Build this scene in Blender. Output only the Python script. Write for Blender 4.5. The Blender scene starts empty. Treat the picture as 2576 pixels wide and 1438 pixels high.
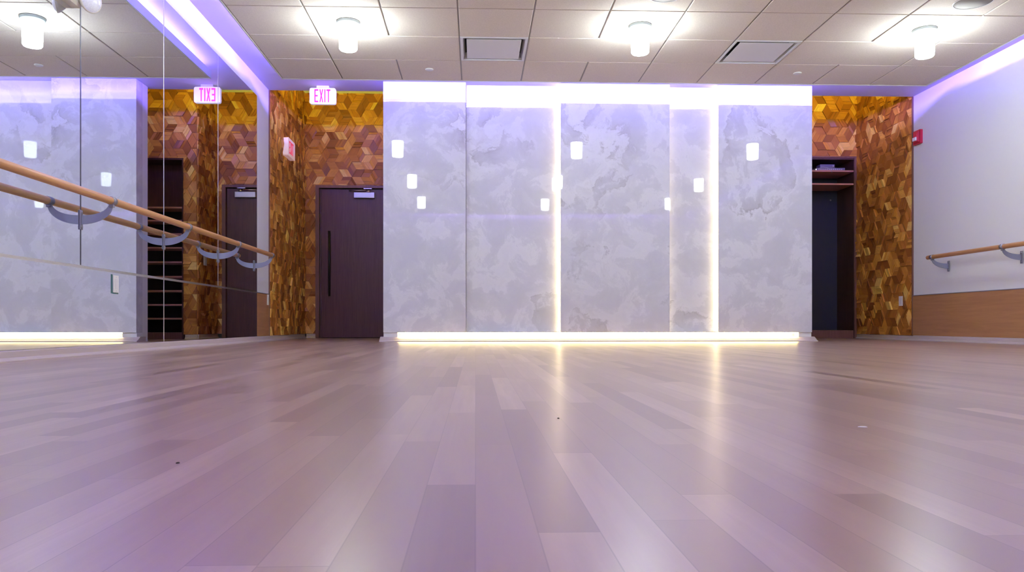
import bpy, bmesh, math, random
from mathutils import Vector, Matrix
random.seed(7)
sc = bpy.context.scene
COL = sc.collection
PI = math.pi

# ------------------------------------------------------------------ dimensions (metres)
CAM_H = .19
X_MIR, X_RIGHT = -2.34, 5.10          # left (mirror) wall plane, right wall plane
Y_REAR, Y_NOOK = -.95, 8.87           # rear wall, where the side walls end and the wooden nooks begin
Y_BACKL, Y_MID, Y_BACKR = 10.7, 9.95, 10.2
Z_TILE, Z_SOF, Z_TOP = 2.69, 2.84, 3.7
T = .608                              # ceiling tile
CX0, CX1 = -1.964, -1.964 + 11*T
CY1 = 7.975; CY0 = CY1 - 14*T
Y_PAN = 8.5                           # front face of the stone panels
PX = [-1.006, -.104, .935, 2.147, 2.693, 3.743]
SEAM = .53

# ------------------------------------------------------------------ node helpers
class N:
    def __init__(s, m):
        m.use_nodes = True
        s.t = m.node_tree; s.n = s.t.nodes; s.n.clear()
        s.out = s.n.new('ShaderNodeOutputMaterial')
    def link(s, a, b): s.t.links.new(a, b)
    def put(s, sock, v):
        if isinstance(v, bpy.types.NodeSocket): s.link(v, sock)
        elif v is not None:
            if hasattr(sock.default_value, '__len__') and not hasattr(v, '__len__'): v = (v, v, v)
            if hasattr(sock.default_value, '__len__') and len(sock.default_value) == 4 and len(v) == 3: v = tuple(v) + (1,)
            sock.default_value = v
    def math(s, op, a, b=None, c=None):
        n = s.n.new('ShaderNodeMath'); n.operation = op
        s.put(n.inputs[0], a); s.put(n.inputs[1], b); s.put(n.inputs[2], c)
        return n.outputs[0]
    def vmath(s, op, a, b=None):
        n = s.n.new('ShaderNodeVectorMath'); n.operation = op
        s.put(n.inputs[0], a); s.put(n.inputs[1], b)
        return n.outputs[0]
    def pos(s): return s.n.new('ShaderNodeNewGeometry').outputs['Position']
    def uv(s):
        return s.n.new('ShaderNodeUVMap').outputs[0]
    def sep(s, v):
        n = s.n.new('ShaderNodeSeparateXYZ'); s.put(n.inputs[0], v); return n.outputs
    def comb(s, x, y, z):
        n = s.n.new('ShaderNodeCombineXYZ')
        for i, v in enumerate((x, y, z)): s.put(n.inputs[i], v)
        return n.outputs[0]
    def noise(s, v, scale=5, detail=4, rough=.55, dist=0, color=False):
        n = s.n.new('ShaderNodeTexNoise'); s.put(n.inputs['Vector'], v)
        n.inputs['Scale'].default_value = scale; n.inputs['Detail'].default_value = detail
        n.inputs['Roughness'].default_value = rough; n.inputs['Distortion'].default_value = dist
        return n.outputs['Color' if color else 'Fac']
    def white(s, v):
        n = s.n.new('ShaderNodeTexWhiteNoise'); n.noise_dimensions = '3D'; s.put(n.inputs['Vector'], v)
        return n.outputs['Value']
    def ramp(s, f, stops, interp='LINEAR'):
        n = s.n.new('ShaderNodeValToRGB'); s.put(n.inputs[0], f); e = n.color_ramp.elements
        n.color_ramp.interpolation = interp
        while len(e) < len(stops): e.new(.5)
        for el, (p, c) in zip(e, stops):
            el.position = p; el.color = (c, c, c, 1) if not hasattr(c, '__len__') else tuple(c) + (1,)
        return n.outputs[0]
    def mix(s, f, a, b, mode='MIX'):
        n = s.n.new('ShaderNodeMix'); n.data_type = 'RGBA'; n.blend_type = mode
        s.put(n.inputs[0], f); s.put(n.inputs[6], a); s.put(n.inputs[7], b)
        return n.outputs[2]
    def attr(s, name):
        n = s.n.new('ShaderNodeAttribute'); n.attribute_name = name; return n.outputs['Fac']
    def bump(s, h, strength=.2, dist=.01):
        n = s.n.new('ShaderNodeBump'); s.put(n.inputs['Height'], h)
        n.inputs['Strength'].default_value = strength; n.inputs['Distance'].default_value = dist
        return n.outputs[0]
    def bsdf(s, base=.8, rough=.5, metal=0., spec=.5, normal=None, emis=None, estr=0., coat=None):
        n = s.n.new('ShaderNodeBsdfPrincipled')
        s.put(n.inputs['Base Color'], base); s.put(n.inputs['Roughness'], rough)
        s.put(n.inputs['Metallic'], metal); s.put(n.inputs['Specular IOR Level'], spec)
        if normal is not None: s.link(normal, n.inputs['Normal'])
        if emis is not None:
            s.put(n.inputs['Emission Color'], emis); n.inputs['Emission Strength'].default_value = estr
        if coat: n.inputs['Coat Weight'].default_value = coat[0]; n.inputs['Coat Roughness'].default_value = coat[1]
        s.link(n.outputs[0], s.out.inputs[0]); return n

M = {}
def new(name): m = bpy.data.materials.new(name); M[name] = m; return N(m)
def plain(name, base, rough=.5, metal=0., spec=.5, mottle=.04, scale=30):
    n = new(name)
    f = n.noise(n.pos(), scale, 3)
    a = tuple(c*(1-mottle) for c in base); b = tuple(min(1, c*(1+mottle)) for c in base)
    n.bsdf(n.mix(f, a, b), rough, metal, spec)
def glow(name, col, strength, base=(.9, .9, .9)):
    n = new(name); n.bsdf(base, .4, spec=.3, emis=col, estr=strength)

VIOLET = (.20, .14, 1.0)
plain('white_paint', (.74, .74, .75), .6, mottle=.015)
plain('soffit_paint', (.72, .72, .74), .6, mottle=.015)
plain('white_plastic', (.80, .80, .80), .35, mottle=.01)
plain('cream_plastic', (.74, .70, .60), .4, mottle=.02)
plain('vent_white', (.74, .74, .76), .45, mottle=.01)
plain('grille_grey', (.36, .345, .33), .95, spec=.0, mottle=.08, scale=200)
plain('canopy_grey', (.30, .33, .34), .55, spec=.2, mottle=.02)
plain('tbar', (.30, .28, .25), .5)
plain('steel', (.62, .63, .66), .3, 1., mottle=.03)
plain('bracket_grey', (.30, .32, .40), .42, .35, mottle=.04)
plain('clamp_grey', (.27, .27, .31), .38, .6, mottle=.04)
plain('black_metal', (.018, .015, .014), .28, .3)
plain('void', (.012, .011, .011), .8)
plain('red_plastic', (.48, .012, .03), .35)
plain('closer_silver', (.62, .64, .74), .35, .55)
plain('dark_plastic', (.03, .03, .05), .35)
plain('grey_plastic', (.16, .15, .24), .4)
plain('cable_grey', (.40, .40, .48), .5)
plain('glass_edge', (.05, .16, .15), .15)
plain('crumb_dark', (.05, .035, .03), .7)
plain('paper_white', (.85, .82, .78), .7)
plain('clear_lens', (.78, .78, .88), .12, spec=.8, mottle=.2, scale=140)
glow('lamp_glass', (.90, 1., 1.0), 76)
glow('led_rear', (.29, .12, 1.), 1150)
glow('led_violet', VIOLET, 380)
glow('led_cool', (.29, .235, 1.0), 410)
glow('led_warm', (1., .80, .42), 6.5)
glow('led_nook', (.21, .13, 1.), 800)
glow('led_warm_dim', (1., .80, .50), 1.6)
glow('led_toe', (1., .80, .34), 45)
glow('led_amber', (1., .84, .08), 140)
glow('sign_face', (.86, .80, 1.), .42)
glow('sign_letters', (1., .02, .45), .95, (.25, .01, .08))
glow('sign_face_red', (1., .55, .58), .28)
glow('sign_letters_red', (.95, .03, .12), .55, (.4, .01, .03))
glow('pilot_light', (1, 1, 1), 4)

n = new('mirror_silver')
n.bsdf((.80, .845, .91), .0, 1.)

# ceiling tile: fine fissured mineral fibre
n = new('ceiling_tile')
p = n.pos()
f = n.noise(p, 160, 3, .6); tone = n.attr('tone')
c = n.mix(n.ramp(f, [(.3, 0.), (.7, 1.)]), (.69, .62, .555), (.83, .755, .68))
c = n.mix(n.math('MULTIPLY', tone, .10), c, (.58, .52, .46))
n.bsdf(c, .85, spec=.2, normal=n.bump(f, .15, .003))

# maple strip floor
n = new('floor_boards')
p = n.sep(n.pos()); W = .0572
row = n.math('FLOOR', n.math('DIVIDE', p[0], W))
off = n.math('MULTIPLY', n.white(n.comb(row, 3.1, 0)), 7.3)
ln = n.math('MULTIPLY_ADD', n.white(n.comb(row, 8.4, 0)), .55, .55)
yy = n.math('DIVIDE', n.math('ADD', p[1], off), ln)
idx = n.math('FLOOR', yy)
rnd = n.white(n.comb(row, idx, .5)); rnd2 = n.white(n.comb(row, idx, 5.5))
gv = n.comb(n.math('MULTIPLY', p[0], 60), n.math('MULTIPLY_ADD', p[1], 2.6, n.math('MULTIPLY', rnd2, 90)), n.math('MULTIPLY', rnd, 40))
g = n.noise(gv, 1, 5, .6, .6)
gv2 = n.comb(n.math('MULTIPLY', p[0], 16), n.math('MULTIPLY_ADD', p[1], 1.3, n.math('MULTIPLY', rnd2, 30)), n.math('MULTIPLY', rnd, 20))
g2 = n.noise(gv2, 1, 2, .5, .2)
base = n.ramp(rnd, [(0., (.23, .145, .095)), (.25, (.33, .22, .15)), (.6, (.395, .275, .19)), (.85, (.44, .315, .225)), (1., (.52, .385, .28))])
base = n.mix(n.ramp(g, [(.35, 0.), (.75, .45)]), base, (.30, .195, .13))
base = n.mix(n.ramp(g2, [(.3, 0.), (.8, .45)]), base, (.275, .18, .122))
fx = n.math('FRACT', n.math('DIVIDE', p[0], W)); fy = n.math('FRACT', yy)
ex = n.math('LESS_THAN', n.math('MINIMUM', fx, n.math('SUBTRACT', 1., fx)), .012)
ey = n.math('LESS_THAN', n.math('MULTIPLY', n.math('MINIMUM', fy, n.math('SUBTRACT', 1., fy)), ln), .0008)
base = n.mix(n.math('MULTIPLY', n.math('MAXIMUM', ex, ey), .32), base, (.10, .06, .04))
n.bsdf(base, .277, spec=.58)

# polished onyx: clouded bands with abrupt curled edges
n = new('onyx')
p = n.pos()
po = n.vmath('ADD', p, n.comb(n.math('MULTIPLY', n.attr('shift'), 3.7), 0, n.math('MULTIPLY', n.attr('shift'), 2.3)))
w = n.noise(po, 2.2, 6, .6, 0, True)
wv = n.vmath('ADD', po, n.vmath('MULTIPLY', n.vmath('SUBTRACT', w, (.5, .5, .5)), (.42, .42, .42)))
a = n.noise(wv, .85, 8, .56, .3)
band = n.math('FRACT', n.math('MULTIPLY', a, 3.6))
c = n.ramp(band, [(0., (.50, .49, .50)), (.018, (.40, .385, .39)), (.06, (.50, .49, .51)), (.35, (.57, .57, .605)), (.85, (.64, .64, .67)), (.965, (.76, .76, .78)), (1., (.60, .595, .61))])
amt = n.ramp(n.noise(po, .9, 3, .5), [(.44, .04), (.62, .9)])
c = n.mix(amt, (.605, .605, .642), c)
fine = n.noise(wv, 2.6, 8, .66, .5)
c = n.mix(n.ramp(fine, [(.40, 0.), (.51, .25), (.555, .85), (.8, .25)]), c, (.74, .74, .765))
warm = n.noise(po, .7, 2, .5)
c = n.mix(n.ramp(warm, [(.5, 0.), (.7, .35)]), c, (.58, .55, .53))
n.bsdf(c, .02, spec=.42)

# rhombus wood blocks (walnut, teak)
def wood_block(name, stops, darkgrain):
    n = new(name)
    uv = n.sep(n.uv()); tone = n.attr('tone')
    v = n.comb(n.math('MULTIPLY', uv[0], 9), n.math('MULTIPLY', uv[1], 130), n.math('MULTIPLY', tone, 50))
    g = n.noise(v, 1, 4, .6, .5)
    c = n.ramp(tone, stops)
    c = n.mix(n.ramp(g, [(.4, 0.), (.72, .55)]), c, darkgrain)
    n.bsdf(c, n.math('MULTIPLY_ADD', g, .15, .36), spec=.28)
wood_block('wood_mosaic', [(0., (.26, .085, .012)), (.35, (.46, .175, .026)), (.7, (.65, .30, .045)), (.9, (.82, .45, .075)), (1., (.92, .62, .14))], (.21, .075, .011))

def grainy(name, a, b, axis, rough=.45, freq=70, long=3, spec=.4):
    n = new(name)
    p = n.sep(n.pos()); k = [freq]*3; k[axis] = long
    v = n.comb(*[n.math('MULTIPLY', p[i], k[i]) for i in range(3)])
    g = n.noise(v, 1, 5, .6, .7)
    n.bsdf(n.mix(n.ramp(g, [(.3, 0.), (.7, 1.)]), a, b), rough, spec=spec)
grainy('door_wood', (.075, .025, .022), (.115, .044, .037), 2, .42)
grainy('frame_wood', (.14, .062, .040), (.20, .095, .062), 2, .45)
grainy('cabinet_wood', (.050, .018, .013), (.085, .033, .024), 2, .5)
grainy('shelf_edge', (.42, .20, .14), (.54, .28, .20), 0, .5)
grainy('wainscot', (.32, .155, .055), (.41, .21, .08), 1, .42, freq=24, long=1.6)
grainy('barre_wood', (.50, .255, .085), (.62, .34, .13), 1, .34, freq=90, long=5)
grainy('base_paint', (.46, .39, .37), (.52, .44, .42), 1, .5)
grainy('nook_base', (.50, .40, .27), (.58, .47, .33), 1, .5)

# ------------------------------------------------------------------ mesh helpers
class MB:
    def __init__(s): s.bm = bmesh.new(); s.uvl = None
    def box(s, x0, x1, y0, y1, z0, z1, bevel=0., seg=2):
        b = bmesh.new()
        vs = [b.verts.new((x, y, z)) for x in (x0, x1) for y in (y0, y1) for z in (z0, z1)]
        for f in ((0, 1, 3, 2), (4, 6, 7, 5), (0, 4, 5, 1), (2, 3, 7, 6), (0, 2, 6, 4), (1, 5, 7, 3)): b.faces.new([vs[i] for i in f])
        bmesh.ops.recalc_face_normals(b, faces=b.faces)
        if bevel: bmesh.ops.bevel(b, geom=list(b.edges), offset=bevel, segments=seg, affect='EDGES', profile=.5)
        s._merge(b); return s
    def _merge(s, b):
        me = bpy.data.meshes.new('t'); b.to_mesh(me); b.free(); s.bm.from_mesh(me); bpy.data.meshes.remove(me)
    def lathe(s, prof, origin, axis='z', seg=40, smooth=True):
        """prof: list of (r, h) ; caps closed where r == 0"""
        o = Vector(origin)
        R = {'z': Matrix(), 'x': Matrix.Rotation(PI/2, 4, 'Y'), 'y': Matrix.Rotation(-PI/2, 4, 'X'), '-y': Matrix.Rotation(PI/2, 4, 'X'), '-x': Matrix.Rotation(-PI/2, 4, 'Y')}[axis]
        b = bmesh.new(); rings = []
        for r, h in prof:
            if r < 1e-6: rings.append([b.verts.new(R @ Vector((0, 0, h)) + o)])
            else: rings.append([b.verts.new(R @ Vector((r*math.cos(2*PI*i/seg), r*math.sin(2*PI*i/seg), h)) + o) for i in range(seg)])
        for A, B in zip(rings, rings[1:]):
            for i in range(seg):
                q = [A[i % len(A)], A[(i+1) % len(A)], B[(i+1) % len(B)], B[i % len(B)]]
                q = list(dict.fromkeys(q))
                if len(q) > 2: f = b.faces.new(q); f.smooth = smooth
        bmesh.ops.recalc_face_normals(b, faces=b.faces)
        s._merge(b); return s
    def prism(s, pts, axis, a, c):
        """closed polygon pts (2D) extruded along axis between a and c"""
        def P(u, v, w): return {'y': (u, w, v), 'x': (w, u, v), 'z': (u, v, w)}[axis]
        b = bmesh.new()
        A = [b.verts.new(P(u, v, a)) for u, v in pts]; C = [b.verts.new(P(u, v, c)) for u, v in pts]
        b.faces.new(A); b.faces.new(C[::-1])
        k = len(pts)
        for i in range(k): b.faces.new([A[i], A[(i+1) % k], C[(i+1) % k], C[i]])
        bmesh.ops.recalc_face_normals(b, faces=b.faces)
        s._merge(b); return s
    def tube(s, pts, r, seg=8):
        b = bmesh.new(); rings = []; pts = [Vector(p) for p in pts]
        for i, p in enumerate(pts):
            d = (pts[min(i+1, len(pts)-1)] - pts[max(i-1, 0)]).normalized()
            u = d.orthogonal().normalized() if i == 0 else (pu - d*pu.dot(d)).normalized()
            pu = u; v = d.cross(u)
            rings.append([b.verts.new(p + (u*math.cos(2*PI*k/seg) + v*math.sin(2*PI*k/seg))*r) for k in range(seg)])
        for A, B in zip(rings, rings[1:]):
            for k in range(seg): b.faces.new([A[k], A[(k+1) % seg], B[(k+1) % seg], B[k]]).smooth = True
        b.faces.new(rings[0][::-1]); b.faces.new(rings[-1])
        bmesh.ops.recalc_face_normals(b, faces=b.faces)
        s._merge(b); return s
    def build(s, name, mat, parent=None, loc=None):
        me = bpy.data.meshes.new(name)
        o = bpy.data.objects.new(name, me)
        if parent is not None:
            w = Vector((0, 0, 0)); q = parent
            while q: w += q.location; q = q.parent
            o.parent = parent
            bmesh.ops.translate(s.bm, verts=s.bm.verts, vec=-w)
        elif loc is not None:
            bmesh.ops.translate(s.bm, verts=s.bm.verts, vec=-Vector(loc)); o.location = loc
        s.bm.to_mesh(me); s.bm.free()
        for m in (mat if isinstance(mat, (list, tuple)) else [mat]): me.materials.append(M[m])
        COL.objects.link(o); return o

def tag(o, label, cat, group=None):
    o['label'] = label; o['category'] = cat
    if group: o['group'] = group
    return o
def thing(name, label, cat, loc, group=None):
    o = bpy.data.objects.new(name, None); o.location = loc; o.empty_display_size = .1; COL.objects.link(o)
    return tag(o, label, cat, group)
def struct(o): o['kind'] = 'structure'; return o
def box(*a, **k): return MB().box(*a, **k)

# ------------------------------------------------------------------ wood mosaic builder
def clip(poly, axis, val, keep_less):
    out = []
    for i in range(len(poly)):
        a, b = poly[i], poly[(i+1) % len(poly)]
        ina = (a[axis] <= val) == keep_less; inb = (b[axis] <= val) == keep_less
        if ina: out.append(a)
        if ina != inb:
            t = (val - a[axis])/(b[axis]-a[axis])
            out.append(tuple(a[k] + (b[k]-a[k])*t for k in range(len(a))))
    return out
def mosaic(name, rects, frame, side=.118, parent=None):
    """rects: (u0,u1,v0,v1) in the wall's own plane; frame(u, v, h) -> world. Blocks stand off the wall by h."""
    bm = bmesh.new(); tl = bm.faces.layers.float.new('tone'); uvl = bm.loops.layers.uv.new('UVMap')
    U0 = min(r[0] for r in rects); U1 = max(r[1] for r in rects); V0 = min(r[2] for r in rects); V1 = max(r[3] for r in rects)
    a = side; rnd = random.Random(sum(ord(c)*(i+3) for i, c in enumerate(name)) + int(U0*100))
    def emit(poly, tone, grain, hs):
        # poly: list of (u, v, h)
        for (u0, u1, v0, v1) in rects:
            q = poly
            for ax, val, less in ((0, u0, False), (0, u1, True), (1, v0, False), (1, v1, True)):
                if len(q) < 3: break
                q = clip(q, ax, val, less)
            if len(q) < 3: continue
            q = [p for i, p in enumerate(q) if (Vector(p) - Vector(q[i-1])).length > 1e-5]
            if len(q) < 3: continue
            top = [bm.verts.new(frame(*p)) for p in q]; bot = [bm.verts.new(frame(p[0], p[1], 0)) for p in q]
            fs = [bm.faces.new(top)]
            k = len(q)
            for i in range(k): fs.append(bm.faces.new([top[i], bot[i], bot[(i+1) % k], top[(i+1) % k]]))
            ca, sa = math.cos(grain), math.sin(grain); du, dv = rnd.random()*5, rnd.random()*5
            for f in fs:
                f[tl] = tone
            for lp, p in zip(fs[0].loops, q): lp[uvl].uv = (p[0]*ca + p[1]*sa + du, -p[0]*sa + p[1]*ca + dv)
            for f in fs[1:]:
                for lp in f.loops: lp[uvl].uv = (du, dv)
    ni = int((U1-U0)/(1.5*a)) + 3; nj = int((V1-V0)/(math.sqrt(3)*a)) + 3
    for i in range(-1, ni):
        for j in range(-1, nj):
            cx = U0 + 1.5*a*i; cy = V0 + math.sqrt(3)*a*(j + (i % 2)/2)
            flip = rnd.random() < .5
            for k in range(3):
                base = k*2*PI/3 + (PI/3 if flip else 0)
                d1 = (math.cos(base)*a, math.sin(base)*a); d2 = (math.cos(base+2*PI/3)*a, math.sin(base+2*PI/3)*a)
                tn = rnd.random()**1.2
                # rhombus corner c, c+d1, c+d1+d2, c+d2 in two or three strips parallel to d1 or d2
                if rnd.random() < .5: d1, d2 = d2, d1
                ns = rnd.choice((1, 2, 2, 3)); cuts = [0] + sorted(rnd.uniform(.25, .75) for _ in range(ns-1)) + [1]
                if ns == 3: cuts = [0, .33, .67, 1]
                hb = rnd.uniform(.004, .016)
                for s in range(ns):
                    s0, s1 = cuts[s], cuts[s+1]
                    h0 = hb + rnd.uniform(0, .009); h1 = h0 + rnd.uniform(-.010, .014)
                    h0 = max(.002, h0); h1 = max(.002, h1)
                    g = .004  # hairline joint
                    e0, e1 = s0 + (g if s else 0.006), s1 - 0.006
                    P = lambda m, q, h: (cx + d1[0]*m + d2[0]*q, cy + d1[1]*m + d2[1]*q, h)
                    poly = [P(.006, e0, h0), P(.994, e0, h0), P(.994, e1, h1), P(.006, e1, h1)]
                    t = min(1, max(0, tn + rnd.uniform(-.22, .22)))
                    emit(poly, t, math.atan2(d1[1], d1[0]), None)
    # backing board
    for (u0, u1, v0, v1) in rects:
        f = bm.faces.new([bm.verts.new(frame(u, v, .001)) for u, v in ((u0, v0), (u1, v0), (u1, v1), (u0, v1))]); f[tl] = 0.
        q = [frame(u, v, -.06) for u, v in ((u0, v0), (u1, v0), (u1, v1), (u0, v1))]
        q2 = [frame(u, v, .0) for u, v in ((u0, v0), (u1, v0), (u1, v1), (u0, v1))]
        A = [bm.verts.new(c) for c in q]; B = [bm.verts.new(c) for c in q2]
        bm.faces.new(A)
        for i in range(4): bm.faces.new([A[i], A[(i+1) % 4], B[(i+1) % 4], B[i]])
    bmesh.ops.recalc_face_normals(bm, faces=bm.faces)
    me = bpy.data.meshes.new(name); bm.to_mesh(me); bm.free(); me.materials.append(M['wood_mosaic'])
    o = bpy.data.objects.new(name, me); COL.objects.link(o)
    if parent: o.parent = parent
    return o

# ------------------------------------------------------------------ the setting
struct(box(X_MIR-.1, X_RIGHT+.1, Y_REAR-.1, 11.0, -.10, 0).build('floor', 'floor_boards'))
# left wall: white paint with an oak wainscot below, behind the mirrors
struct(box(X_MIR-.12, X_MIR, Y_REAR, Y_NOOK, 0, Z_SOF).build('wall_left', 'white_paint'))
b = MB(); b.box(X_MIR, X_MIR+.006, 8.383, Y_NOOK-.012, .06, SEAM-.004); struct(b.build('trim_wainscot_left', 'wainscot'))
struct(box(X_RIGHT, X_RIGHT+.12, Y_REAR, Y_NOOK, 0, Z_SOF).build('wall_right', 'white_paint'))
b = MB(); b.box(X_RIGHT-.010, X_RIGHT, Y_REAR, Y_NOOK-.012, .06, SEAM-.012); struct(b.build('trim_wainscot_right', 'wainscot'))
struct(box(X_MIR-.12, X_RIGHT+.12, Y_REAR-.12, Y_REAR, 0, Z_SOF).build('wall_rear', 'white_paint'))
# dark wooden corner beads where the mosaic starts
b = MB(); b.box(X_MIR-.02, X_MIR+.012, Y_NOOK-.012, Y_NOOK+.004, .05, Z_SOF); struct(b.build('trim_corner_left', 'frame_wood'))
b = MB(); b.box(X_RIGHT-.014, X_RIGHT+.02, Y_NOOK-.012, Y_NOOK+.006, .05, Z_SOF); struct(b.build('trim_corner_right', 'frame_wood'))

# nook walls of rhombus blocks
struct(mosaic('wall_nook_left', [(Y_NOOK+.004, Y_BACKL, .06, 3.35)], lambda u, v, h: (X_MIR+h, u, v)))
DX0, DX1, DZ = -2.187, -1.215, 2.09        # door opening incl. frame
struct(mosaic('wall_back_left', [(X_MIR, DX0, .06, 3.35), (DX0, DX1, DZ, 3.35), (DX1, -1.14, .06, 3.35)], lambda u, v, h: (u, Y_BACKL-h, v)))
struct(mosaic('wall_nook_return', [(Y_MID, Y_BACKL, .06, 3.35)], lambda u, v, h: (-1.14-h, u, v)))
KX0, KX1, KZ0, KZ1 = -.975, .15, .0, 2.29   # shoe cubby opening
struct(mosaic('wall_back', [(-1.14, KX0, .06, 3.35), (KX0, KX1, KZ1, 3.35), (KX1, .8, .06, 3.35)], lambda u, v, h: (u, Y_MID-h, v)))
QX0, QX1, QZ = 4.15, 5.078, 2.412           # closet
struct(mosaic('wall_back_right', [(3.5, QX0, .06, 3.35), (QX0, X_RIGHT, QZ, 3.35)], lambda u, v, h: (u, Y_BACKR-h, v)))
struct(mosaic('wall_nook_right', [(Y_NOOK+.006, Y_BACKR, .06, 3.35)], lambda u, v, h: (X_RIGHT-h, u, v)))
b = MB()                                       # plain upper and outer closing walls of the nooks
b.box(X_MIR-.12, X_MIR-.07, Y_NOOK, 10.9, 0, Z_TOP); b.box(X_RIGHT+.07, X_RIGHT+.12, Y_NOOK, 10.9, 0, Z_TOP)
b.box(X_MIR-.12, X_RIGHT+.12, 10.85, 10.9, 0, Z_TOP)
b.box(X_MIR-.12, X_RIGHT+.12, 8.40, 8.45, Z_SOF+.12, Z_TOP)
b.box(.8, 3.5, 10.0, 10.05, 0, Z_TOP)
struct(b.build('wall_outer', 'white_paint'))
struct(box(X_MIR-.12, X_RIGHT+.12, 8.40, 10.9, Z_TOP, Z_TOP+.05).build('ceiling_nook', 'white_paint'))

# plaster soffit above the floating tile ceiling
struct(box(X_MIR-.12, X_RIGHT+.12, Y_REAR-.1, Y_NOOK, Z_SOF, Z_SOF+.12).build('ceiling_soffit', 'soffit_paint'))

# the tile ceiling: tegular tiles in T-bars
WIDE = {(1, 1), (1, 4), (1, 8)}           # (row from the far edge, column) where one long tile spans two bays
VENTS = [(1, 3), (1, 7)]
bm = bmesh.new(); tl = bm.faces.layers.float.new('tone')
def addbox(bm, x0, x1, y0, y1, z0, z1, tone, mi, bev=.004):
    vs = {}
    for zi, z, i in ((0, z0, bev), (1, z0+bev, 0), (2, z1, 0)):
        for xi, x in ((0, x0+i), (1, x1-i)):
            for yi, y in ((0, y0+i), (1, y1-i)): vs[xi, yi, zi] = bm.verts.new((x, y, z))
    fs = []
    for zi in (0, 1):
        for (a, c) in (((0, 0), (1, 0)), ((1, 0), (1, 1)), ((1, 1), (0, 1)), ((0, 1), (0, 0))):
            fs.append(bm.faces.new([vs[a+(zi,)], vs[c+(zi,)], vs[c+(zi+1,)], vs[a+(zi+1,)]]))
    for zi in (0, 2): fs.append(bm.faces.new([vs[0, 0, zi], vs[1, 0, zi], vs[1, 1, zi], vs[0, 1, zi]]))
    for f in fs: f[tl] = tone; f.material_index = mi
skip = set()
for r in range(14):
    for c in range(11):
        if (r, c) in skip or (r, c) in VENTS: continue
        wide = (r, c) in WIDE
        if wide: skip.add((r, c+1))
        x0 = CX0 + c*T; x1 = x0 + T*(2 if wide else 1); y1 = CY1 - r*T; y0 = y1 - T
        addbox(bm, x0+.006, x1-.006, y0+.0045, y1-.0045, Z_TILE + random.uniform(0, .0015), Z_TILE+.022, random.random(), 0)
for c in range(12):
    x = CX0 + c*T
    for r in range(14):
        if (r, c-1) in WIDE: continue
        addbox(bm, x-.012, x+.012, CY1-(r+1)*T, CY1-r*T, Z_TILE+.008, Z_TILE+.018, 0, 1, .001)
for r in range(15):
    y = CY1 - r*T
    addbox(bm, CX0, CX1, y-.012, y+.012, Z_TILE+.0085, Z_TILE+.0185, 0, 1, .001)
bmesh.ops.recalc_face_normals(bm, faces=bm.faces)
me = bpy.data.meshes.new('ceiling'); bm.to_mesh(me); bm.free()
me.materials.append(M['ceiling_tile']); me.materials.append(M['tbar'])
o = bpy.data.objects.new('ceiling', me); COL.objects.link(o); struct(o)

# perimeter cove ledge of the tile ceiling: upstand lip, added backing board that stops strip light leaking inward
LIP = .078; SET = .19
b = MB()
for (x0, x1, y0, y1) in ((CX0-.014, CX0, CY0-.014, CY1+.014), (CX1, CX1+.014, CY0-.014, CY1+.014), (CX0, CX1, CY1, CY1+.014), (CX0, CX1, CY0-.014, CY0)):
    b.box(x0, x1, y0, y1, Z_TILE-.003, Z_TILE+LIP)
for (x0, x1, y0, y1) in ((CX0+SET, CX0+SET+.01, CY0+SET, CY1-SET), (CX1-SET-.01, CX1-SET, CY0+SET, CY1-SET), (CX0+SET, CX1-SET, CY1-SET-.01, CY1-SET), (CX0+SET, CX1-SET, CY0+SET, CY0+SET+.01)):
    b.box(x0, x1, y0, y1, Z_TILE+.024, Z_SOF)
for (x0, x1, y0, y1) in ((CX0, CX0+SET, CY0, CY1), (CX1-SET, CX1, CY0, CY1), (CX0+SET, CX1-SET, CY1-SET, CY1), (CX0+SET, CX1-SET, CY0, CY0+SET)):
    b.box(x0, x1, y0, y1, Z_TILE+.023, Z_TILE+.030)
struct(b.build('trim_cove', 'white_paint'))
def strip(name, a, mat, label, cat='light strip', group=None):
    o = box(*a).build(name, mat, loc=((a[0]+a[1])/2, (a[2]+a[3])/2, a[4])); tag(o, label, cat, group); return o
zl0, zl1 = Z_SOF-.046, Z_SOF-.018
strip('led_strip', (CX0+SET-.030, CX0+SET-.002, CY0+.3, 7.72, zl0, zl1), 'led_violet', 'violet light strip hidden in the ceiling cove above the mirrors')
strip('led_strip', (CX1-SET+.002, CX1-SET+.030, CY0+.3, 7.72, zl0, zl1), 'led_violet', 'violet light strip hidden in the ceiling cove along the plain white wall')
strip('led_strip', (-.88, 3.62, CY1-SET+.002, CY1-SET+.030, zl0, zl1), 'led_cool', 'white-violet light strip in the ceiling cove over the onyx panels')
strip('led_strip', (CX0+.3, CX1-.3, CY0+SET-.030, CY0+SET-.002, zl0, zl1), 'led_rear', 'violet light strip in the ceiling cove along the rear wall, reflected in the onyx')
strip('led_strip', (CX0+SET, -1.02, CY1-SET+.002, CY1-SET+.030, zl0, zl1), 'led_nook', 'violet light strip in the ceiling cove in front of the door nook')
strip('led_strip', (3.78, CX1-SET, CY1-SET+.002, CY1-SET+.030, zl0, zl1), 'led_nook', 'violet light strip in the ceiling cove in front of the closet nook')
strip('led_strip', (X_MIR+.05, -1.1, 8.60, 8.62, Z_SOF+.122, Z_SOF+.145), 'led_amber', 'amber light strip above the soffit lighting the wooden nook by the door')
strip('led_strip', (3.85, X_RIGHT-.05, 8.60, 8.62, Z_SOF+.122, Z_SOF+.145), 'led_amber', 'amber light strip above the soffit lighting the wooden nook by the closet')

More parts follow.
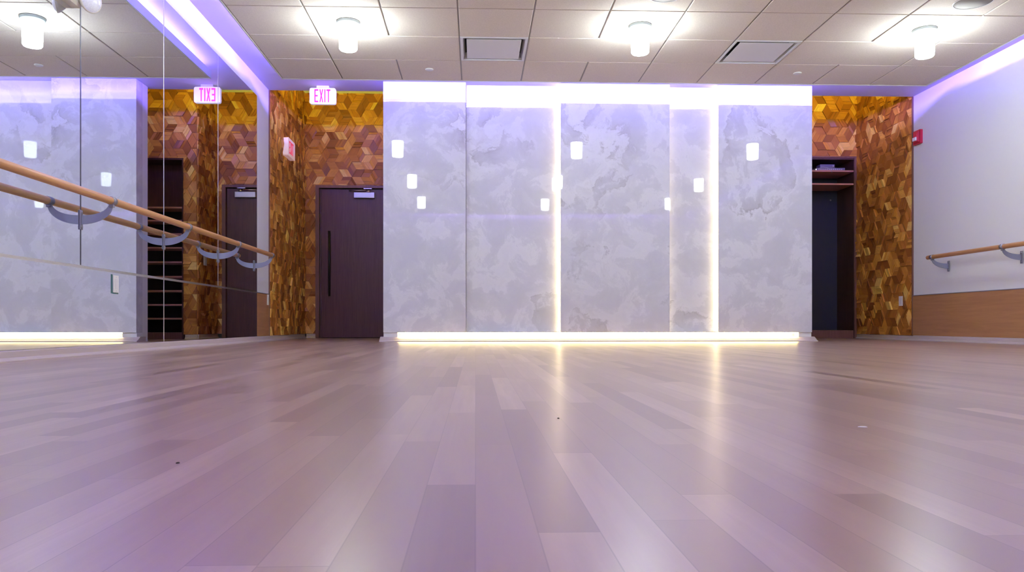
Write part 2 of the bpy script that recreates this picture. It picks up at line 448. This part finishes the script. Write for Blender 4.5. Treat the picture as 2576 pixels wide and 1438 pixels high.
# baseboards
def prof(side):  # side +1: room lies at +u from the wall
    return [(0, 0), (side*.034, 0), (side*.034, .007), (side*.027, .016), (side*.016, .022), (side*.014, .052), (side*.010, .058), (0, .058)]
b = MB(); b.prism([(X_MIR+u, v) for u, v in prof(1)], 'y', Y_REAR, Y_BACKL-.03); struct(b.build('baseboard_left', 'base_paint'))
b = MB(); b.prism([(X_RIGHT+u, v) for u, v in prof(-1)], 'y', Y_REAR, Y_BACKR-.03); struct(b.build('baseboard_right', 'base_paint'))
b = MB(); b.prism([(Y_BACKL+u, v) for u, v in prof(-1)], 'x', X_MIR+.03, DX0); struct(b.build('baseboard_back', 'nook_base'))
b = MB(); b.prism([(-1.14+u, v) for u, v in prof(-1)], 'y', Y_MID-.03, Y_BACKL); b.prism([(Y_MID+u, v) for u, v in prof(-1)], 'x', -1.17, KX0-.02)
struct(b.build('baseboard_return', 'nook_base'))
b = MB(); b.prism([(Y_REAR+u, v) for u, v in prof(1)], 'x', X_MIR+.03, X_RIGHT-.03); struct(b.build('baseboard_rear', 'base_paint'))

# ------------------------------------------------------------------ door in the left nook
FD = .075
b = MB(); b.box(DX0, DX0+.05, Y_BACKL-.022, Y_BACKL+FD, 0, DZ); b.box(DX1-.05, DX1, Y_BACKL-.022, Y_BACKL+FD, 0, DZ); b.box(DX0+.05, DX1-.05, Y_BACKL-.022, Y_BACKL+FD, DZ-.035, DZ)
dr = struct(b.build('door_1', 'frame_wood', loc=((DX0+DX1)/2, Y_BACKL, 0)))
LX0, LX1, LY = DX0+.075, DX1-.053, Y_BACKL+.035
b = MB(); b.box(LX0, LX1, LY, LY+.045, .006, DZ-.045, .002); b.box(DX0+.05, LX0-.003, LY+.02, LY+.05, 0, DZ-.035); b.box(DX0+.05, DX1-.05, LY+.05, LY+.06, 0, DZ)
leaf = b.build('door_leaf', 'door_wood', dr)
hx, hy = -2.000, LY-.05
b = MB(); b.tube([(hx, hy, .575), (hx, hy, 1.465)], .0155, 16)
hd = b.build('pull_handle', 'black_metal', leaf); hd['label'] = 'tall slim black pull bar'
b = MB()
for z in (.70, 1.34): b.tube([(hx, hy, z), (hx, LY, z)], .008, 10)
b.build('standoff', 'black_metal', hd)
b = MB(); b.box(-1.665, -1.385, LY-.055, LY, 1.920, 1.996, .004)
cl = b.build('door_closer', 'closer_silver', leaf); cl['label'] = 'silver door closer box'
b = MB(); b.tube([(-1.735, LY-.03, 2.020), (-1.50, LY-.07, 2.022)], .008, 8); b.lathe([(0, 0), (.033, 0), (.028, .016), (.016, .03), (.0, .03)], (-1.465, LY-.045, 1.997)); b.box(-1.53, -1.42, LY-.055, LY-.02, 2.043, 2.051)
b.build('closer_arm', 'steel', cl)

# ------------------------------------------------------------------ feature wall
b = MB()
b.box(PX[0]+.004, PX[5]-.004, Y_PAN+.16, Y_PAN+.30, 0, Z_SOF)                 # core
b.box(PX[0]+.002, PX[0]+.155, Y_PAN+.016, Y_PAN+.16, 0, .0995); b.box(PX[5]-.145, PX[5]-.002, Y_PAN+.016, Y_PAN+.16, 0, .0995)   # end blocks
for k in (1, 3): b.box(PX[k]+.002, PX[k+1]-.002, Y_PAN+.004, Y_PAN+.16, .1005, .106)  # thin ledges added to block toe light from the recessed panels
struct(b.build('wall_feature', 'white_paint'))
names = [('grey onyx panel nearest the door, first from the left of the lit wall', 0.),
         ('wide recessed grey onyx panel with a bright light line along its right edge', .1),
         ('widest grey onyx panel between the two bright vertical light lines', 0.),
         ('narrow recessed grey onyx panel, the slimmest of the lit wall', .1),
         ('grey onyx panel beside the dark closet at the end of the lit wall', 0.)]
for i, (lab, rec) in enumerate(names):
    x0, x1 = PX[i], PX[i+1]
    y0 = Y_PAN + rec
    if rec: x0 += .001; x1 -= .001
    o = box(x0 + (0 if i in (0,) else .0005), x1-.0005, y0, Y_PAN+.158, .10 + (.0065 if rec else 0), Z_SOF-.002, .0015).build('onyx_panel', 'onyx', loc=((x0+x1)/2, y0, .10))
    at = o.data.attributes.new('shift', 'FLOAT', 'POINT')
    for k in range(len(at.data)): at.data[k].value = i
    tag(o, lab, 'wall panel', 'onyx panels of the lit feature wall')
strip('led_strip', (PX[2]-.012, PX[2]-.001, Y_PAN+.056, Y_PAN+.088, .108, Z_SOF-.004), 'led_warm', 'warm white vertical light line at the left edge of the widest onyx panel', 'light strip', 'vertical light lines of the feature wall')
strip('led_strip', (PX[4]-.012, PX[4]-.001, Y_PAN+.056, Y_PAN+.088, .108, Z_SOF-.004), 'led_warm', 'warm white vertical light line between the slimmest panel and the panel by the closet', 'light strip', 'vertical light lines of the feature wall')
strip('led_strip', (PX[3]+.001, PX[3]+.010, Y_PAN+.05, Y_PAN+.090, .108, Z_SOF-.004), 'led_warm_dim', 'faint warm light line along the left edge of the slimmest onyx panel', 'light strip', 'vertical light lines of the feature wall')
strip('led_strip', (PX[0]+.17, PX[5]-.155, Y_PAN+.03, Y_PAN+.055, .088, .0985), 'led_toe', 'warm yellow light strip in the toe recess under the onyx panels')
b = MB(); b.prism([(Y_PAN+u, v) for u, v in [(.16, 0), (-.075, 0), (-.075, .007), (-.066, .013), (-.042, .017), (-.030, .026), (-.006, .040), (.022, .052), (.16, .052)]], 'x', PX[0]-.035, PX[5]+.035)
struct(b.build('baseboard_feature', 'base_paint'))

# ------------------------------------------------------------------ mirrors
YS = [-.22, 1.00, 2.22, 3.44, 4.665, 5.89, 7.115, 8.37]
TILT = {3: .0, 4: .0}
ups = ['tall wall mirror pane at the near end of the mirror wall, out of the picture', 'tall wall mirror pane second from the near end of the mirror wall', 'tall wall mirror pane nearest the camera, before the pane under the emergency light',
       'tall wall mirror pane under the emergency light', 'tall wall mirror pane above the white outlet, second tall pane from the left edge', 'tall wall mirror pane reflecting the shoe cubby', 'tall wall mirror pane at the far end, reflecting the door']
for i in range(2, 7):
    y0, y1 = YS[i]+.002, YS[i+1]-.002; e = TILT.get(i, 0.)
    b = MB(); b.prism([(X_MIR+.001, y0), (X_MIR+.007+e, y0), (X_MIR+.007, y1), (X_MIR+.001, y1)], 'z', SEAM+.008, 2.63)
    o = b.build('wall_mirror', 'mirror_silver', loc=(X_MIR, (y0+y1)/2, SEAM+.008)); tag(o, ups[i], 'mirror', 'tall mirror panes')
for (y0, y1, lab) in ((1.00, 3.44, 'low long mirror pane at the near end of the mirror wall'), (3.44, 5.89, 'low long mirror pane with the white outlet in it'), (5.89, 8.37, 'low long mirror pane at the far end, near the oak wainscot')):
    b = MB(); b.box(X_MIR+.001, X_MIR+.007, y0+.002, y1-.002, .060, SEAM-.008)
    tag(b.build('wall_mirror', 'mirror_silver', loc=(X_MIR, (y0+y1)/2, .06)), lab, 'mirror', 'low mirror panes')
for yj, mj, lab in ((4.665, 'dark_plastic', 'dark vertical strip added over the gap between mirror panes above the bracket nearest the emergency light'), (5.89, 'steel', 'bright vertical strip added for the edge glint between mirror panes in front of the reflected shoe cubby'), (7.115, 'steel', 'bright vertical strip added for the edge glint between the two farthest tall mirror panes')):
    b = MB(); b.box(X_MIR+.0005, X_MIR+.0082, yj-.006, yj+.006, SEAM+.010 if yj != 5.89 else .061, 2.63, .001)
    tag(b.build('mirror_joint', mj, loc=(X_MIR, yj, SEAM)), lab, 'trim strip', 'vertical mirror joints')  # added strips: dark one for the gap line, steel ones for edge glints
b = MB(); b.box(X_MIR+.001, X_MIR+.010, 1.00, 8.37, SEAM-.008, SEAM-.0035); b.box(X_MIR+.001, X_MIR+.006, 1.00, 8.37, SEAM-.0035, SEAM+.0035); b.box(X_MIR+.001, X_MIR+.010, 1.00, 8.37, SEAM+.0035, SEAM+.008)
tag(b.build('mirror_channel', 'steel', loc=(X_MIR, 4.7, SEAM-.008)), 'thin metal channel between the tall and the low mirror panes', 'trim strip')
b = MB(); b.box(X_RIGHT-.012, X_RIGHT, Y_REAR, Y_NOOK-.012, SEAM-.012, SEAM-.004); struct(b.build('trim_rail_right', 'clamp_grey'))
b = MB(); b.box(X_MIR, X_MIR+.010, 8.375, Y_NOOK-.012, SEAM-.004, SEAM+.003); struct(b.build('trim_rail_left', 'clamp_grey'))

# ------------------------------------------------------------------ ballet barres
def barre(name, label, xw, sgn, y0, y1, zr, zp, posts):
    xr = xw + sgn*.19
    t = thing(name, label, 'ballet barre', (xr, (y0+y1)/2, 0))
    r = .0225
    MB().lathe([(0, y0), (r-.004, y0), (r, y0+.004), (r, y1-.004), (r-.004, y1), (0, y1)], (xr, 0, zr), 'y', 28).build('rail', 'barre_wood', t)
    for y in posts:
        # curved blade bracket in the plane y = const
        K = 14; cen = []
        for k in range(K+1):
            a = PI/2*k/K
            cen.append((.006 + .178*math.sin(a*.97), (zp) + (zr-.026-zp)*(1-math.cos(a))**1.05))
        up, lo = [], []
        for k, (u, v) in enumerate(cen):
            k0, k1 = max(0, k-1), min(K, k+1)
            d = Vector((cen[k1][0]-cen[k0][0], cen[k1][1]-cen[k0][1])).normalized(); nn = Vector((-d.y, d.x))
            wd = .027*(1 - .55*(k/K)**1.5)
            up.append((xw+sgn*(u+nn.x*wd), v+nn.y*wd)); lo.append((xw+sgn*(u-nn.x*wd), v-nn.y*wd))
        b = MB(); b.prism(up + lo[::-1], 'y', y-.003, y+.003)
        br = b.build('bracket', 'bracket_grey', t)
        xf = xw + sgn*.0075
        b = MB(); b.box(min(xf, xf+sgn*.007), max(xf, xf+sgn*.007), y-.016, y+.016, zp-.058, zp+.058, .003)
        for z in (zp-.042, zp+.042): b.lathe([(.0, .012), (.008, .011), (.011, .007), (.011, 0)], (xf, y, z), 'x' if sgn > 0 else '-x', 14)
        b.build('wall_plate', 'clamp_grey', br)
        b = MB(); rr = r+.0035
        b.lathe([(r, y-.021), (rr, y-.021), (rr, y+.021), (r, y+.021)], (xr, 0, zr), 'y', 26); b.box(xr-.012, xr+.012, y-.012, y+.012, zr-rr-.012, zr-rr+.004, .002)
        b.build('clamp', 'clamp_grey', br)
    return t
barre('ballet_barre', 'round wooden ballet barre in front of the mirrors', X_MIR, 1, .7, 8.336, .918, .806, (1.00, 2.22, 3.44, 4.663, 5.887, 7.115, 8.262))
barre('ballet_barre', 'round wooden ballet barre on the plain white wall', X_RIGHT, -1, .7, 8.262, .912, .814, (2.47, 3.61, 4.76, 5.90, 7.06, 8.175))

# ------------------------------------------------------------------ ceiling fixtures
def make_lamp():
    t = thing('ceiling_lamp', '', 'ceiling lamp', (0, 0, Z_TILE))
    MB().lathe([(0, 0), (.095, 0), (.097, -.006), (.092, -.020), (.080, -.026), (0, -.026)], (0, 0, Z_TILE), 'z', 48).build('canopy', 'canopy_grey', t)
    MB().lathe([(.0765, -.026), (.078, -.04), (.074, -.222), (.066, -.233), (.04, -.237), (0, -.238)], (0, 0, Z_TILE), 'z', 48).build('glass_shade', 'lamp_glass', t)
    return t
def copy_tree(o, parent=None):
    c = o.copy(); COL.objects.link(c); c.parent = parent
    for ch in list(o.children): copy_tree(ch, c)
    return c
LXS = (CX0+1.5*T, CX0+5.5*T, CX0+9.5*T)
LYS = (CY1-2.5*T, CY1-6.4*T, CY1-10.1*T)
words = [['glowing opal glass cylinder ceiling lamp nearest the mirrors, far row', 'glowing opal glass cylinder ceiling lamp between the two air vents, far row', 'glowing opal glass cylinder ceiling lamp nearest the plain white wall, far row'],
         ['opal ceiling lamp of the middle row, mirror side, seen reflected in the onyx', 'opal ceiling lamp at the centre of the room, seen reflected in the onyx', 'opal ceiling lamp of the middle row, white wall side, seen reflected in the onyx'],
         ['opal ceiling lamp of the nearest row, mirror side, smallest reflection in the first onyx panel', 'opal ceiling lamp in the middle of the nearest row, reflected in the recessed onyx panel', 'opal ceiling lamp of the nearest row, white wall side, reflected in the widest onyx panel']]
lamp0 = make_lamp(); used = False
for j, y in enumerate(LYS):
    for i, x in enumerate(LXS):
        o = copy_tree(lamp0) if used else lamp0; used = True
        o.location = (x, y, Z_TILE); o['label'] = words[j][i]; o['group'] = 'opal cylinder ceiling lamps'

def vent(r, c, label):
    x0 = CX0 + c*T; y1 = CY1 - r*T; x1, y0 = x0+T, y1-T; xc, yc = (x0+x1)/2, (y0+y1)/2
    t = thing('air_vent', label, 'air vent', (xc, yc, Z_TILE), 'square ceiling air vents')
    b = MB(); w = .022; d = .005
    X0, X1, Y0, Y1 = x0+d, x1-d, y0+d, y1-d
    for k, (ins, z) in enumerate(((0, 0), (w, 0.002))): pass
    # flat rim, then a cone that slopes up to the duct
    bm2 = bmesh.new()
    def ring(ins, z): return [bm2.verts.new(p) for p in ((X0+ins, Y0+ins, Z_TILE+z), (X1-ins, Y0+ins, Z_TILE+z), (X1-ins, Y1-ins, Z_TILE+z), (X0+ins, Y1-ins, Z_TILE+z))]
    R = [ring(0, .006), ring(.002, -.002), ring(.022, -.002), ring(.030, .020), ring(.040, .062), ring(.034, .066), ring(-.0, .066)]
    for A, B in zip(R, R[1:] + R[:1]):
        for i in range(4): bm2.faces.new([A[i], A[(i+1) % 4], B[(i+1) % 4], B[i]])
    bmesh.ops.recalc_face_normals(bm2, faces=bm2.faces)
    b._merge(bm2); b.build('frame', 'vent_white', t)
    b = MB(); b.box(x0+.062, x1-.062, y0+.062, y1-.062, Z_TILE+.000, Z_TILE+.008, .003); b.build('plaque', 'vent_white', t)
    b = MB(); b.box(x0+.036, x1-.036, y0+.036, y1-.036, Z_TILE+.067, Z_TILE+.12); b.build('duct', 'void', t)  # near-black block stands in for the dark inside the duct
    for sx in (-1, 1):
        b = MB(); b.box(xc+sx*.13-.012, xc+sx*.13+.012, yc-.03, yc+.03, Z_TILE+.008, Z_TILE+.067); b.build('hanger', 'steel', t)
vent(1, 3, 'square white ceiling air vent over the second onyx panel')
vent(1, 7, 'square white ceiling air vent nearer the plain white wall')

def disc(name, x, y, r, h, mat, label, cat, group):
    b = MB(); b.lathe([(0, 0), (r*.9, 0), (r, h*.4), (r, h+.002), (0, h+.002)], (x, y, Z_TILE-h), 'z', 40)
    t = thing(name, label, cat, (x, y, Z_TILE), group); b.build('cover_plate', mat, t); return t
disc('sprinkler_cover', -.452, 7.63, .040, .008, 'vent_white', 'small round white sprinkler cover plate in front of the first onyx panel', 'sprinkler cover', 'round sprinkler cover plates')
disc('sprinkler_cover', 3.207, 7.62, .040, .008, 'vent_white', 'small round white sprinkler cover plate on the closet side of the ceiling', 'sprinkler cover', 'round sprinkler cover plates')
def speaker(x, y, label):
    t = thing('ceiling_speaker', label, 'ceiling speaker', (x, y, Z_TILE), 'round ceiling speakers')
    MB().lathe([(.134, 0), (.136, -.0035), (.142, -.0035), (.144, 0)], (x, y, Z_TILE), 'z', 44).build('rim', 'vent_white', t)
    MB().lathe([(0, -.002), (.135, -.002), (.135, 0), (0, 0)], (x, y, Z_TILE), 'z', 44).build('grille', 'grille_grey', t)
speaker(1.45, 5.835, 'round grey ceiling speaker behind the lamp between the vents')
speaker(3.865, 5.89, 'round grey ceiling speaker behind the lamp nearest the white wall')
speaker(-1.06, 5.80, 'round grey ceiling speaker behind the lamp nearest the mirrors, seen in the mirror')

# ------------------------------------------------------------------ exit signs
def letter_polys(w, h):
    t = .30*w  # stroke
    E = [(0, 0), (w, 0), (w, .12*h), (t, .12*h), (t, .44*h), (.86*w, .44*h), (.86*w, .56*h), (t, .56*h), (t, .88*h), (w, .88*h), (w, h), (0, h)]
    X = [(0, 0), (.30*w, 0), (.5*w, .36*h), (.70*w, 0), (w, 0), (.655*w, .5*h), (w, h), (.70*w, h), (.5*w, .64*h), (.30*w, h), (0, h), (.345*w, .5*h)]
    I = [(0, 0), (t, 0), (t, h), (0, h)]
    Tt = [(.35*w, 0), (.65*w, 0), (.65*w, .87*h), (w, .87*h), (w, h), (0, h), (0, .87*h), (.35*w, .87*h)]
    return [(E, w), (X, w), (I, t), (Tt, w)]
def rounded(x0, x1, z0, z1, r, k=6):
    pts = []
    for cx, cz, a0 in ((x1-r, z1-r, 0), (x0+r, z1-r, PI/2), (x0+r, z0+r, PI), (x1-r, z0+r, 1.5*PI)):
        for i in range(k+1): a = a0 + PI/2*i/k; pts.append((cx+r*math.cos(a), cz+r*math.sin(a)))
    return pts
# ceiling-hung sign, faces the room
ex = thing('exit_sign', 'white exit sign with glowing pink-red letters hanging under the soffit by the door', 'exit sign', (-1.698, 8.70, Z_SOF))
b = MB(); b.prism(rounded(-1.842, -1.554, 2.638, 2.815, .022), 'y', 8.684, 8.728); b.build('housing', 'sign_face', ex)
b = MB(); b.box(-1.765, -1.63, 8.675, 8.735, 2.815, Z_SOF, .004); b.build('canopy', 'white_plastic', ex)
b = MB(); x = -1.789
for pts, w in letter_polys(.043, .145):
    b.prism([(x+u, 2.656+v) for u, v in pts], 'y', 8.6815, 8.6845); x += w + .0115
le = b.build('lettering', 'sign_letters', ex); le['label'] = 'glowing pink-red EXIT letters'
# wall sign, faces across the nook (+x)
es = thing('exit_sign', 'white exit sign with red letters fixed to the wooden mosaic wall beside the door', 'exit sign', (X_MIR, 9.62, 2.24))
b = MB(); b.prism(rounded(9.46, 9.82, 2.235, 2.455, .025), 'x', X_MIR+.012, X_MIR+.075); b.build('housing', 'sign_face_red', es)
b = MB(); y = 9.515
for pts, w in letter_polys(.052, .15):
    b.prism([(y+u, 2.27+v) for u, v in pts], 'x', X_MIR+.0745, X_MIR+.0775); y += w + .014
le = b.build('lettering', 'sign_letters_red', es); le['label'] = 'red EXIT letters'

# ------------------------------------------------------------------ emergency light on the mirror
t = thing('emergency_light', 'cream twin-head emergency light fixed on the mirror above the barre', 'emergency light', (X_MIR, 4.40, 2.02))
b = MB(); b.prism([(X_MIR+.0068, 2.02), (X_MIR+.050, 2.02), (X_MIR+.060, 2.035), (X_MIR+.060, 2.17), (X_MIR+.0068, 2.18)], 'y', 4.125, 4.575); b.build('housing', 'cream_plastic', t)
for y in (4.20, 4.59):
    c = Vector((X_MIR+.088, y, 2.075)); Rz = Matrix.Translation(c) @ Matrix.Rotation(math.radians(-22), 4, 'Z') @ Matrix.Rotation(math.radians(8), 4, 'Y') @ Matrix.Translation(-c)
    b = MB(); b.lathe([(0, -.040), (.024, -.037), (.050, -.020), (.070, .010), (.074, .024), (.068, .026)], c, 'x', 36)
    b.bm.transform(Rz); h = b.build('lamp_head', 'cream_plastic', t)
    b = MB(); b.lathe([(.068, .026), (.055, .036), (.03, .043), (0, .045)], c, 'x', 36)
    b.bm.transform(Rz); b.build('lens', 'clear_lens', h)
    b = MB(); b.tube([(X_MIR+.055, y-.03, 2.10), (X_MIR+.075, y-.005, 2.095)], .013, 12); b.build('swivel', 'cream_plastic', h)

# ------------------------------------------------------------------ plates, alarm
def plate(name, label, cat, fr, u0, u1, z0, z1, rocker=True, group=None, h0=.0):
    """fr(u, h, z) -> world point on a wall; h = distance from the wall"""
    c = fr((u0+u1)/2, h0, (z0+z1)/2); t = thing(name, label, cat, c, group)
    def bx(m, ua, ub, ha, hb, za, zb, bev):
        p, q = fr(ua, ha, za), fr(ub, hb, zb)
        m.box(min(p[0], q[0]), max(p[0], q[0]), min(p[1], q[1]), max(p[1], q[1]), za, zb, bev)
    m = MB(); bx(m, u0, u1, h0, h0+.006, z0, z1, .002); m.build('cover_plate', 'white_plastic', t)
    uc, zc = (u0+u1)/2, (z0+z1)/2
    m = MB(); bx(m, uc-.0165, uc+.0165, h0+.004, h0+.009, zc-.033, zc+.033, .0015); m.build('rocker' if 'switch' in name else 'socket_face', 'vent_white', t)
    for z in (z0+.012, z1-.012):
        m = MB(); bx(m, uc-.003, uc+.003, h0+.005, h0+.0075, z-.003, z+.003, .0008); m.build('screw', 'steel', t)
    return t
L = lambda u, h, z: (X_MIR+h, u, z); Rr = lambda u, h, z: (X_RIGHT-h, u, z); RT = lambda u, h, z: (-1.14-h, u, z)
o = plate('wall_outlet', 'white wall outlet set in a cut-out of the low mirror', 'outlet', L, 5.066, 5.141, .394, .505, h0=.0085)
b = MB(); b.box(X_MIR+.0072, X_MIR+.0088, 5.048, 5.066, .388, .510); b.box(X_MIR+.0072, X_MIR+.0088, 5.066, 5.145, .385, .394); b.build('cutout_edge', 'glass_edge', o)
plate('wall_outlet', 'white outlet plate on the oak wainscot strip at the end of the mirrors', 'outlet', L, 8.765, 8.830, .405, .522, h0=.0065)
plate('wall_outlet', 'white outlet low on the wooden mosaic wall beside the closet', 'outlet', Rr, 9.05, 9.13, .408, .525, h0=.02)
plate('light_switch', 'white light switch on the wooden return wall, seen only in the mirror', 'light switch', RT, 10.12, 10.235, .95, 1.07, h0=.02)

t = thing('fire_alarm', 'red fire alarm strobe on the white wall beside the wooden mosaic', 'fire alarm', (X_RIGHT, 8.75, 2.26))
b = MB(); b.prism([(8.68, 2.256), (8.815, 2.256), (8.82, 2.262), (8.82, 2.41), (8.815, 2.416), (8.68, 2.416), (8.675, 2.41), (8.675, 2.262)], 'x', X_RIGHT-.028, X_RIGHT)
for dx, i in ((.040, .018), (.050, .034)): b.box(X_RIGHT-dx, X_RIGHT-.027, 8.675+i, 8.82-i, 2.258+i*.9, 2.414-i*.7, .006)
al = b.build('housing', 'red_plastic', t)
b = MB(); b.box(X_RIGHT-.064, X_RIGHT-.046, 8.712, 8.782, 2.292, 2.336, .008, 3); b.build('strobe_lens', 'clear_lens', t)

# ------------------------------------------------------------------ closet in the right nook
t = thing('closet_cabinet', 'dark brown open closet with two high shelves beside the wooden mosaic', 'closet', ((QX0+QX1)/2, Y_BACKR+.25, 0))
D = .49
MB().box(QX1-.026, QX1, Y_BACKR-.012, Y_BACKR+D, 0, QZ).build('side_panel', 'cabinet_wood', t)
MB().box(QX0, QX0+.026, Y_BACKR-.012, Y_BACKR+D, 0, QZ).build('side_panel', 'cabinet_wood', t)
MB().box(QX0+.026, QX1-.026, Y_BACKR-.012, Y_BACKR+D, QZ-.026, QZ).build('top_panel', 'cabinet_wood', t)
MB().box(QX0+.026, QX1-.026, Y_BACKR+D-.02, Y_BACKR+D, .108, QZ-.026).build('back_panel', 'dark_plastic', t)
MB().box(QX0+.026, QX1-.026, Y_BACKR, Y_BACKR+D, 0, .108).build('plinth', 'frame_wood', t)
for z in (2.224, 2.049): MB().box(QX0+.026, QX1-.026, Y_BACKR-.004, Y_BACKR+D-.02, z, z+.022).build('shelf', 'shelf_edge', t)
MB().lathe([(0, .03), (.010, .026), (.012, .018), (.005, .010), (.005, 0)], (4.95, Y_BACKR+D-.02, 1.918), '-y', 16).build('coat_peg', 'steel', t)
MB().box(QX0-.0, QX1+.005, Y_BACKR-.022, Y_BACKR-.012, QZ-.004, QZ+.016).build('head_trim', 'frame_wood', t)
MB().box(QX1-.020, QX1+.008, Y_BACKR-.022, Y_BACKR-.012, 0, QZ).build('jamb_trim', 'frame_wood', t)
zs = 2.2465
t = thing('network_switch', 'dark network switch lying on the top shelf of the closet', 'network switch', (4.778, Y_BACKR+.12, zs))
MB().box(4.563, 4.953, Y_BACKR+.03, Y_BACKR+.22, zs, zs+.038, .003).build('housing', 'grey_plastic', t)
b = MB()
for k in range(12): b.box(4.588+k*.028, 4.606+k*.028, Y_BACKR+.028, Y_BACKR+.034, zs+.010, zs+.026)
b.build('port', 'cable_grey', t)
MB().lathe([(0, .004), (.006, .003), (.006, 0)], (4.556, Y_BACKR+.026, zs+.012), '-y', 12).build('pilot_light', 'pilot_light', t)
t = thing('router', 'small dark router box on top of the network switch', 'router', (4.718, Y_BACKR+.12, zs+.038))
MB().box(4.623, 4.823, Y_BACKR+.05, Y_BACKR+.17, zs+.038, zs+.088, .004).build('housing', 'grey_plastic', t)
b = MB(); b.lathe([(0, .003), (.012, .003), (.012, 0)], (4.800, Y_BACKR+.05, zs+.062), '-y', 16); b.build('knob', 'cable_grey', t)
b = MB(); b.tube([(4.578, Y_BACKR+.022, zs+.03), (4.638, Y_BACKR+.012, zs+.043), (4.698, Y_BACKR-.002, zs+.030), (4.738, Y_BACKR-.012, zs+.006), (4.758, Y_BACKR-.012, zs-.04)], .003, 8)
tag(b.build('cable', 'cable_grey', loc=(4.678, Y_BACKR, zs)), 'thin grey cable hanging over the front of the top closet shelf', 'cable')

# shoe cubby in the middle nook wall (seen in the mirror)
t = thing('shoe_cubby', 'dark built-in shoe cubby with nine shelves, seen in the mirror', 'shoe cubby', ((KX0+KX1)/2, Y_MID+.17, 0))
D = .34
for x in (KX0, KX1-.022): MB().box(x, x+.022, Y_MID-.006, Y_MID+D, 0, KZ1).build('side_panel', 'cabinet_wood', t)
MB().box(KX0+.022, KX1-.022, Y_MID-.006, Y_MID+D, KZ1-.022, KZ1).build('top_panel', 'cabinet_wood', t)
MB().box(KX0+.022, KX1-.022, Y_MID+D-.015, Y_MID+D, 1.67, KZ1-.022).build('back_panel', 'door_wood', t)
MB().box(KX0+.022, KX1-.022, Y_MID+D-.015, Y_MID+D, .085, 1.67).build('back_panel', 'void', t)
MB().box(KX0+.022, KX1-.022, Y_MID, Y_MID+D, 0, .085).build('plinth', 'frame_wood', t)
for z in (1.666, 1.50, 1.33, 1.156, .975, .79, .61, .435, .26): MB().box(KX0+.022, KX1-.022, Y_MID-.004, Y_MID+D-.015, z-.010, z+.010).build('shelf', 'shelf_edge', t)

# ------------------------------------------------------------------ specks on the floor
def speck(name, x, y, a, c, h, mat, label, cat, rot):
    b = MB(); b.lathe([(0, h), (a*.6, h*.9), (a, h*.35), (a*.95, 0), (0, 0)], (0, 0, 0), 'z', 14)
    for v in b.bm.verts:
        v.co.y *= c; k = 1 + .18*math.sin(3*math.atan2(v.co.y, v.co.x+1e-6)); v.co.x *= k
    o = b.build(name, mat); o.location = (x, y, 0); o.rotation_euler = (0, 0, rot); tag(o, label, cat)
speck('paper_scrap', .716, 1.409, .0085, .9, .0015, 'paper_white', 'tiny white paper scrap lying on the floorboards in front of the closet', 'paper scrap', .3)
speck('floor_crumb', .167, 1.557, .0022, .8, .002, 'crumb_dark', 'tiny dark crumb on the floor in the warm streak under the first light line', 'crumb', 0)
speck('floor_crumb', -.406, 1.073, .0026, .8, .002, 'crumb_dark', 'tiny dark crumb on the floor nearer the mirror wall', 'crumb', .6)

# ------------------------------------------------------------------ world, camera, output look
w = bpy.data.worlds.new('World'); sc.world = w; w.use_nodes = True
w.node_tree.nodes['Background'].inputs[0].default_value = (0, 0, 0, 1)
cam = bpy.data.cameras.new('camera'); co = bpy.data.objects.new('camera', cam); COL.objects.link(co)
F_PX = 1950.
cam.sensor_width = 36.; cam.lens = 36.*F_PX/2576.; cam.clip_start = .02; cam.clip_end = 60
co.location = (0, 0, CAM_H); YAW = math.radians(1.95); co.rotation_euler = (PI/2, 0, -YAW)
cam.shift_y = (815-719)/2576.; cam.shift_x = (1288 - (1196 + F_PX*math.tan(YAW)))/2576.
sc.camera = co
vs = sc.view_settings
sc.display_settings.display_device = 'sRGB'
vs.view_transform = 'Standard'; vs.look = 'None'; vs.exposure = 0.; vs.gamma = 1.; vs.use_curve_mapping = False
sc.cycles.max_bounces = 10; sc.cycles.glossy_bounces = 6; sc.cycles.diffuse_bounces = 5
